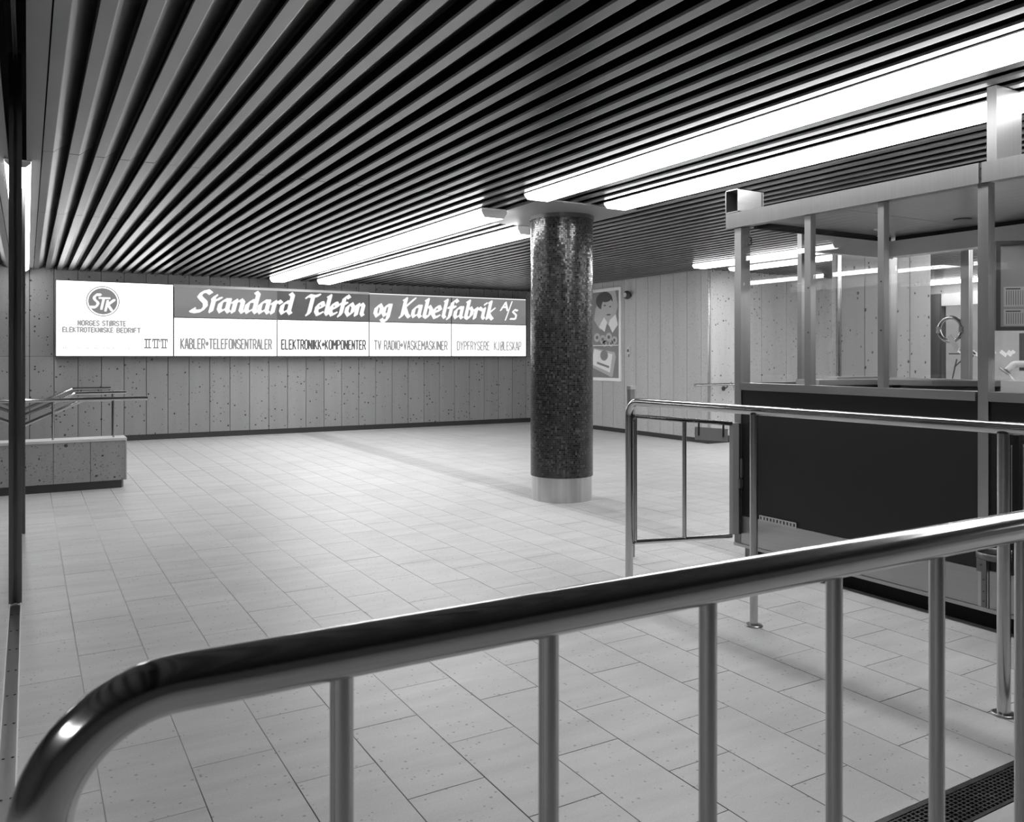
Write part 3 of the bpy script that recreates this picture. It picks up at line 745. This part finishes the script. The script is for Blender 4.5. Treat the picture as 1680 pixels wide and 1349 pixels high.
gt = thing('passage_gate', 'swing gate of thin steel tubes between railing end and ticket booth', 'gate', (3.25, 4.11, .2))
def gpt(s, z):   # s along the gate, sagging towards its free end
    return (3.292+s, 4.12+.02*s, z-.095*s)
GL = .86
MB().tube([gpt(0, 1.022), gpt(GL, 1.022)], .015, 14).build('top_rail', M['steel'], gt)
MB().tube([gpt(0, .230), gpt(GL, .255)], .015, 14).build('bottom_rail', M['steel'], gt)
MB().tube([gpt(.012, .235), gpt(.012, 1.015)], .014, 14).build('upright', M['steel_v'], gt)
MB().tube([gpt(.43, .242), gpt(.43, 1.015)], .014, 14).build('upright', M['steel_v'], gt)
a = gpt(GL, 0)
MB().box(a[0], a[0]+.055, 4.12, 4.155, .185, .945).build('end_plate', M['plate'], gt)
MB().box(a[0]+.056, a[0]+.071, 4.115, 4.15, .185, .94).build('edge_strip', M['rubber'], gt)
MB().box(a[0]+.045, a[0]+.074, 4.10, 4.119, .50, .56).build('latch', M['steel_h'], gt)
MB().box(a[0]+.060, a[0]+.076, 4.10, 4.114, .57, .70).build('strike', M['steel_h'], gt)
for z in (.24, 1.01): MB().tube([(3.262, 4.115, z-.01), (3.300, 4.12, z-.01)], .010, 10).build('hinge', M['guide'], gt)
pl = thing('blank_plate', 'blank grey plate hanging on two straps from the swing gate top rail', 'plate', (gpt(.63, 0)[0], 4.10, .80))
p0, p1 = gpt(.50, .985), gpt(.79, .985)
MB().add([(p0[0], 4.098, p0[2]), (p1[0], 4.098, p1[2]), (p1[0], 4.098, p1[2]-.085), (p0[0], 4.098, p0[2]-.085), (p0[0], 4.106, p0[2]), (p1[0], 4.106, p1[2]), (p1[0], 4.106, p1[2]-.085), (p0[0], 4.106, p0[2]-.085)], [(0,3,2,1),(4,5,6,7),(0,1,5,4),(1,2,6,5),(2,3,7,6),(3,0,4,7)]).build('plate', M['plate'], pl)
for s in (.525, .745):
    q = gpt(s, 1.02); MB().box(q[0]-.006, q[0]+.006, 4.092, 4.098, q[2]-.09, q[2]-.003).build('strap', M['guide'], pl)
bo = thing('ticket_post', 'slim pale post standing close behind the bent end of the passage railing', 'post', (3.62, 4.60, 0))
MB().box(3.622, 3.660, 4.565, 4.603, 0, 1.17).build('shaft', M['plate'], bo)
MB().box(3.618, 3.664, 4.561, 4.607, 1.17, 1.195).build('cap', M['pale'], bo)

# ------------------------------------------------------------------ ticket booth
XF, XBK, YF, YN, YM = 4.23, 5.92, 4.18, .95, 2.45
bt = thing('ticket_booth', 'glazed ticket booth with black lower panels and aluminium roof edge at the right', 'booth', (5.0, 2.5, 0))
MB().box(4.29, 5.86, YN+.06, YF-.08, 0, .10).build('plinth', M['black'], bt)
MB().box(4.245, 4.30, 4.04, 4.10, 0, .10).build('foot', M['guide'], bt)
MB().box(4.24, XBK, YN, YF-.02, .10, .13).build('floor_plate', M['dkgrey'], bt)
for (a, b) in ((YM+.03, YF-.06), (YN, YM-.03)):
    MB().box(XF-.002, XF+.02, a, b, .118, .308).build('kick_panel', M['steel_h'], bt)
    MB().box(XF+.004, XF+.024, a, b, .309, 1.171).build('lower_panel', M['laminate'], bt)
    MB().box(XF-.022, XF+.075, a+.002, b-.002, 1.171, 1.219).build('sill', M['steel_h'], bt)
MB().box(XF-.012, XF+.03, YN, YF, .097, .117).build('bottom_rail', M['steel_h'], bt)
MB().box(XF-.004, XF+.05, YF-.06, YF, .097, 2.29).build('corner_post', M['steel_b'], bt)
MB().box(XF-.006, XF-.0045, YF-.058, YF-.002, .12, .40).build('corner_plate', M['fascia'], bt)
MB().box(XF-.008, XF+.05, YM-.028, YM+.026, .10, 2.29).build('main_post', M['steel_b'], bt)
for (a, b) in ((3.524, 3.587), (3.010, 3.066), (1.70, 1.75)):
    m_ = MB().box(XF-.002, XF+.045, a+.012, b-.004, 1.219, 2.29).build('mullion', M['steel_b'], bt)
    for z in (1.55, 1.83): MB().tube([(XF-.004, a+.03, z), (XF-.001, a+.03, z)], .005, 10).build('screw', M['dkgrey'], m_)
for (a, b) in ((3.588, 4.118), (3.067, 3.530), (YM+.027, 3.018), (1.753, YM-.03), (YN, 1.706)):
    MB().box(XF+.020, XF+.026, a, b, 1.21, 2.30).build('pane', M['glass'], bt)
for (a, b) in ((YM+.008, 4.235), (YN, YM-.008)):
    MB().box(XF-.032, XF-.012, a, b, 2.285, 2.390).box(XF-.012, XF+.03, a, b-.06, 2.285, 2.30).build('fascia', M['fascia'], bt)
js = MB().box(XF-.026, XF-.013, YM-.008, YM+.008, 2.285, 2.388).build('joint_strip', M['guide'], bt)
for z in (2.31, 2.36): MB().tube([(XF-.030, YM, z), (XF-.026, YM, z)], .004, 10).build('screw', M['steel'], js)
MB().box(XF-.012, XBK+.04, YN, 4.235, 2.345, 2.388).build('roof', M['fascia'], bt)
MB().box(XF+.03, XBK-.02, YN, 3.455, 2.328, 2.345).build('ceiling_panel', M['boothceil'], bt)
MB().box(XF+.03, XBK-.02, 3.462, YF-.02, 2.328, 2.345).build('ceiling_panel', M['boothceil'], bt)
MB().lathe((5.45, 3.30, 2.320), [(.055, 0), (.058, .006), (.058, .0075)], 28).build('ceiling_rose', M['dkgrey'], bt)
sp = MB().lathe((5.35, 3.86, 2.30), [(.05, .027), (.046, .018), (.012, .014), (.012, -.01)], 20).build('ceiling_nozzle', M['steel'], bt)
MB().lathe((5.35, 3.86, 2.276), [(.022, 0), (.022, .004)], 16).build('deflector', M['steel'], sp)
# far end wall
MB().box(XF+.05, XBK, YF-.04, YF-.015, .10, 1.171).build('end_panel', M['laminate'], bt)
MB().box(XF+.05, XBK+.03, YF-.05, YF-.005, 1.171, 1.219).build('end_sill', M['steel_h'], bt)
for (a, b) in ((XF+.052, XF+.10), (4.85, 4.91), (XBK-.05, XBK+.03)):
    MB().box(a, b, YF-.045, YF-.005, 1.219, 2.30).build('end_post', M['steel_b'], bt)
for (a, b) in ((XF+.10, 4.85), (4.91, XBK-.05)):
    MB().box(a, b, YF-.027, YF-.021, 1.219, 2.30).build('end_pane', M['glass'], bt)
MB().box(4.93, XBK-.10, YF-.10, YF-.05, 2.16, 2.285).build('end_header', M['white'], bt)
# back wall of the booth
MB().box(XBK-.02, XBK+.01, YN, YF-.05, .10, 1.171).build('back_panel', M['pale'], bt)
MB().box(XBK-.03, XBK+.03, YN, YF-.05, 1.171, 1.215).build('back_sill', M['steel_h'], bt)
for (a, b) in ((3.52, 3.58), (2.35, 2.42), (1.2, 1.26)):
    MB().box(XBK-.03, XBK+.02, a, b, 1.215, 2.30).build('back_post', M['steel_b'], bt)
for (a, b) in ((3.58, YF-.06), (2.42, 3.52), (1.26, 2.35)):
    MB().box(XBK-.008, XBK-.002, a, b, 1.215, 2.30).build('back_pane', M['glass'], bt)
MB().box(XBK-.16, XBK-.04, YN+.02, YF-.11, 2.17, 2.29).build('back_header', M['white'], bt)
MB().box(XBK-.10, XBK-.05, YN+.02, YF-.12, 2.29, 2.328).box(4.35, XBK-.11, YF-.09, YF-.06, 2.285, 2.328).build('shadow_gap', M['black'], bt)
MB().box(4.28, XBK, YN-.03, YN, .10, 2.34).build('near_wall', M['white'], bt)
# speaking ring in the back glass
rg = [(XBK-.02, 3.665+.088*math.cos(2*PI*k/40), 1.60+.088*math.sin(2*PI*k/40)) for k in range(41)]
ring = MB().tube(rg, .014, 12, False).build('speaking_ring', M['steel'], bt)
for s in (-1, 1): MB().box(XBK-.040, XBK-.012, 3.665+s*.088-.012, 3.665+s*.088+.012, 1.575, 1.62).build('clamp', M['steel_h'], ring)
# vent strip
vs = MB(); vy0, vy1 = 3.645, 3.950; vz0, vz1 = .302, .340; nsl = 11
vs.box(XF-.010, XF-.004, vy0, vy1, vz0, vz0+.011).box(XF-.010, XF-.004, vy0, vy1, vz1-.007, vz1)
pt = (vy1-vy0)/nsl
for k in range(nsl+1):
    yy = vy0+k*pt; vs.box(XF-.010, XF-.004, max(vy0, yy-pt*.27), min(vy1, yy+pt*.27), vz0+.011, vz1-.007)
vs.build('vent_strip', M['ltgrey'], bt)
# box beams on the roof
def hollow(mb, x0, x1, y0, y1, z0, z1, t=.006):
    mb.box(x0, x1, y0, y0+t, z0, z1).box(x0, x1, y1-t, y1, z0, z1).box(x0, x1, y0, y1, z0, z0+t).box(x0, x1, y0, y1, z1-t, z1).box(x1-.02, x1-.012, y0, y1, z0, z1); return mb
hollow(MB(), 4.195, 4.44, 4.115, 4.235, 2.392, 2.55).build('roof_beam', M['steel_h'], bt)
MB().box(4.24, 4.47, 2.39, 2.44, 2.39, CEIL-.004).build('roof_hanger', M['fascia'], bt)
# number on the glass
nb = MB(); fy = lambda a_, b_: (XF-.0062, a_, b_)
nb3 = MB(); nib_strokes(nb3, [[(4.075-px*.055, 2.16+pz*.05) for px, pz in s] for s in C['3']], lambda a_, b_: (XF+.018, a_, b_), .010, 45, .008)
for q in (4.105, 4.092): nb3.add([(XF+.018, q, 2.15), (XF+.018, q-.004, 2.15), (XF+.018, q-.004, 2.225), (XF+.018, q, 2.225)], [(0,1,2,3)])
nb3.build('booth_number', M['ink'], bt)
# bin ring on the booth front
br = thing('bin_holder', 'steel ring bracket screwed low on the booth front behind the railing post', 'bracket', (4.1, 2.44, .37))
st = MB(); seg = 26; rc = (4.125, 2.32)
for k in range(seg):
    a0 = -PI+2*PI*k/seg; a1 = -PI+2*PI*(k+1)/seg
    v = []
    for z in (.405, .437):
        for (q, rr) in ((a0, .095), (a1, .095), (a1, .092), (a0, .092)): v.append((rc[0]+rr*math.cos(q), rc[1]+rr*math.sin(q), z))
    st.add(v, [(0,1,2,3),(4,7,6,5),(0,4,5,1),(2,6,7,3)], True)
st.build('ring', M['fascia'], br)
bk = MB().box(XF-.022, XF-.012, 2.425, 2.475, .30, .44).build('bracket', M['fascia'], br)
for z in (.335, .385): MB().tube([(XF-.026, 2.45, z), (XF-.022, 2.45, z)], .005, 10).build('screw', M['dkgrey'], bk)
rs = MB().box(XF-.014, XF-.004, 2.43, 2.455, .12, .30).build('riveted_strip', M['fascia'], br)
for z in (.15, .20, .26): MB().tube([(XF-.017, 2.442, z), (XF-.014, 2.442, z)], .004, 8).build('rivet', M['dkgrey'], rs)
# grey control box right
cb = thing('ticket_canceller', 'grey steel box with bright top edge beyond the right railing post', 'machine', (3.9, 1.95, 0))
MB().box(3.80, 4.10, 1.74, 2.08, .62, .985).build('housing', M['steel_h'], cb)
MB().box(3.79, 4.11, 1.73, 2.09, .985, 1.0).build('lid', M['steel_h'], cb)
MB().box(3.88, 4.02, 1.84, 1.98, 0, .62).build('pedestal', M['dkgrey'], cb)

# ------------------------------------------------------------------ inside the booth
dk = thing('booth_desk', 'grey desk top with slanted end seen just above the booth sill', 'desk', (5.3, 3.6, 0))
dpoly = [(4.75, 4.10), (5.85, 4.10), (5.85, 3.15), (5.55, 3.15), (5.30, 3.42), (5.20, 3.78), (4.75, 3.90)]
MB().prism(dpoly, lambda p, q, t: (p, q, t), 1.200, 1.236).build('top', M['ltgrey'], dk)
MB().box(5.00, 5.60, 3.95, 4.08, 1.236, 1.252).build('raised_shelf', M['pale'], dk)
for (x, y) in ((4.85, 4.0), (5.75, 4.0), (5.75, 3.3)): MB().box(x-.02, x+.02, y-.02, y+.02, .13, 1.200).build('leg', M['dkgrey'], dk)
for i, (x, y, rz, lab) in enumerate(((5.62, 3.62, .5, 'loose white sheet lying on the desk below the speaking ring'), (5.50, 3.46, 1.1, 'loose white sheet at the slanted end of the booth desk'))):
    q = MB().obox((x, y, 1.239+i*.003), (math.cos(rz), math.sin(rz), 0), (-math.sin(rz), math.cos(rz), 0), (0, 0, 1), .15, .21, .0016).build('paper_sheet', M['paper'])
    tag(q, lab, 'paper', 'papers in the booth')
q = MB().obox((XBK-.06, 3.62, 1.50), (0, .5, .86), (0, -.86, .5), (1, 0, 0), .12, .04, .001).build('paper_slip', M['paper'])
tag(q, 'white paper slip stuck to the back glass under the speaking ring', 'paper')
# second bay: equipment
wp = MB().box(4.9, 4.93, 2.0, 2.58, 1.22, 2.325).build('partition_panel', M['white'])
tag(wp, 'white partition panel standing inside the booth behind the timetable', 'panel')
def rot(c, a):
    ca, sa = math.cos(a), math.sin(a)
    return lambda u, n, z: (c[0]+u*sa-n*ca*-1*0+n*(-ca), c[1]-u*ca+n*(-sa), z)
tb = thing('timetable_board', 'framed timetable board behind the right booth glass', 'board', (4.45, 2.45, 1.5))
# board spans from its left edge towards the camera; u runs right, n towards the viewer
ba = math.radians(54)
bo_ = (4.40, 2.49)
def bp(u, n, z): return (bo_[0]+u*math.cos(ba), bo_[1]-u*math.sin(ba), z) if False else (bo_[0]+u*math.sin(math.radians(48))-n*math.sin(math.radians(42)), bo_[1]-u*math.cos(math.radians(48))-n*math.cos(math.radians(42)), z)
def bbox(mb, u0, u1, n0, n1, z0, z1):
    v = [bp(u, n, z) for z in (z0, z1) for (u, n) in ((u0, n0), (u1, n0), (u1, n1), (u0, n1))]
    return mb.add(v, [(0,3,2,1),(4,5,6,7),(0,1,5,4),(1,2,6,5),(2,3,7,6),(3,0,4,7)])
m_ = MB(); bbox(m_, 0, .42, 0, .02, 1.535, 1.555); bbox(m_, 0, .42, 0, .02, 1.985, 2.005); bbox(m_, 0, .022, 0, .02, 1.555, 1.985); bbox(m_, .40, .42, 0, .02, 1.555, 1.985)
m_.build('frame', M['dkgrey'], tb)
bbox(MB(), .022, .40, .002, .008, 1.555, 1.985).build('backing', M['plate'], tb)
for (z0, z1) in ((1.56, 1.648), (1.660, 1.765)):
    ps = bbox(MB(), .04, .385, .008, .0095, z0, z1).build('sheet', M['ltgrey'], tb)
    ln = MB()
    for k in range(30): bbox(ln, .052+k*.011, .0535+k*.011+.001, .0095, .0105, z0+.010, z1-.020)
    for k in range(3): bbox(ln, .05+k*.12, .05+k*.12+.07, .0095, .0105, z1-.014, z1-.008)
    ln.build('printed_columns', M['dkgrey'], ps)
bs = MB().box(4.80, 4.81, 2.05, 2.58, 1.22, 1.53).build('steel_panel', M['steel_h'])
tag(bs, 'brushed steel sheet panel below the timetable board in the booth', 'panel')
ph = thing('telephone', 'pale desk telephone with a looping cord behind the right booth glass', 'telephone', (4.40, 2.35, 1.20))
MB().box(4.33, 4.55, 2.20, 2.42, 1.20, 1.275).build('body', M['white'], ph)
MB().obox((4.44, 2.31, 1.30), (1, 0, 0), (0, 1, 0), (0, 0, 1), .15, .16, .05).build('cradle', M['white'], ph)
MB().tube(bend([(4.37, 2.41, 1.325), (4.40, 2.39, 1.36), (4.50, 2.26, 1.365), (4.52, 2.22, 1.33)], .02, 5), .018, 12).build('handset', M['white'], ph)
cpts = [(4.36+.01*math.sin(k*.5), 2.43-.10*math.sin(k/14*1.6)+.012, 1.34-.13*(k/14)) for k in range(15)]
MB().tube(cpts, .006, 8).build('cord', M['white'], ph)
MB().box(4.28, 4.62, YN+.02, 2.42, 1.172, 1.198).build('shelf', M['steel_h'], bt)

# ------------------------------------------------------------------ far display window beyond the booth
dw = thing('display_window', 'lit display window with branches and pale blossoms far beyond the booth', 'window display', (14.97, 9.2, 0))
MB().box(14.96, 14.99, 7.9, 9.38, .55, 2.35).build('backdrop', M['muralbg'], dw)
MB().box(14.85, 14.998, 9.40, 9.66, .0, 2.58).build('frame_post', M['dkgrey'], dw)
MB().box(14.85, 14.998, 7.9, 9.40, .0, .55).build('base', M['ltgrey'], dw)
MB().box(14.85, 14.998, 7.9, 9.40, 2.35, 2.58).build('head', M['ltgrey'], dw)
random.seed(11)
brn = MB()
for (p, q) in (((9.3, .7), (9.15, 1.35)), ((9.3, 1.45), (8.9, 1.45)), ((9.2, 1.2), (8.95, 1.42)), ((8.7, .8), (9.0, 1.1)), ((9.0, 1.1), (8.8, 1.5)), ((8.8, .75), (8.5, 1.3)), ((8.9, 1.0), (9.02, .85))):
    brn.tube([(14.93, p[0], p[1]), (14.93, q[0], q[1])], .012, 6)
brn.build('branches', M['dkgrey'], dw)
blo = MB()
for k in range(16):
    y, z = random.uniform(8.1, 9.3), random.choice((random.uniform(1.45, 1.62), random.uniform(.6, .75), random.uniform(1.4, 2.0)))
    blo.obox((14.92, y, z), (0, .8, .6), (0, -.6, .8), (1, 0, 0), random.uniform(.06, .14), random.uniform(.04, .08), .01)
blo.build('blossoms', M['paper'], dw, 'stuff')

# ------------------------------------------------------------------ front railing
YR = .765
ft_ = thing('front_railing', 'large polished steel tube railing with thin balusters across the foreground', 'railing', (.7, YR, 0))
ZR = 1.118
MB().tube(bend([(.008, YR, 0), (.008, YR, ZR), (2.2, YR, ZR)], .105, 20), .0245, 48).build('rail', M['steel'], ft_)
for k in range(8):
    x = .259+.2345*k
    MB().tube([(x, YR, .0), (x, YR, ZR-.018)], .0113, 24).build('baluster', M['steel_v'], ft_)
MB().lathe((.008, YR, 0), [(.046, 0), (.046, .004), (.040, .008)], 28).build('floor_flange', M['steel_h'], ft_)
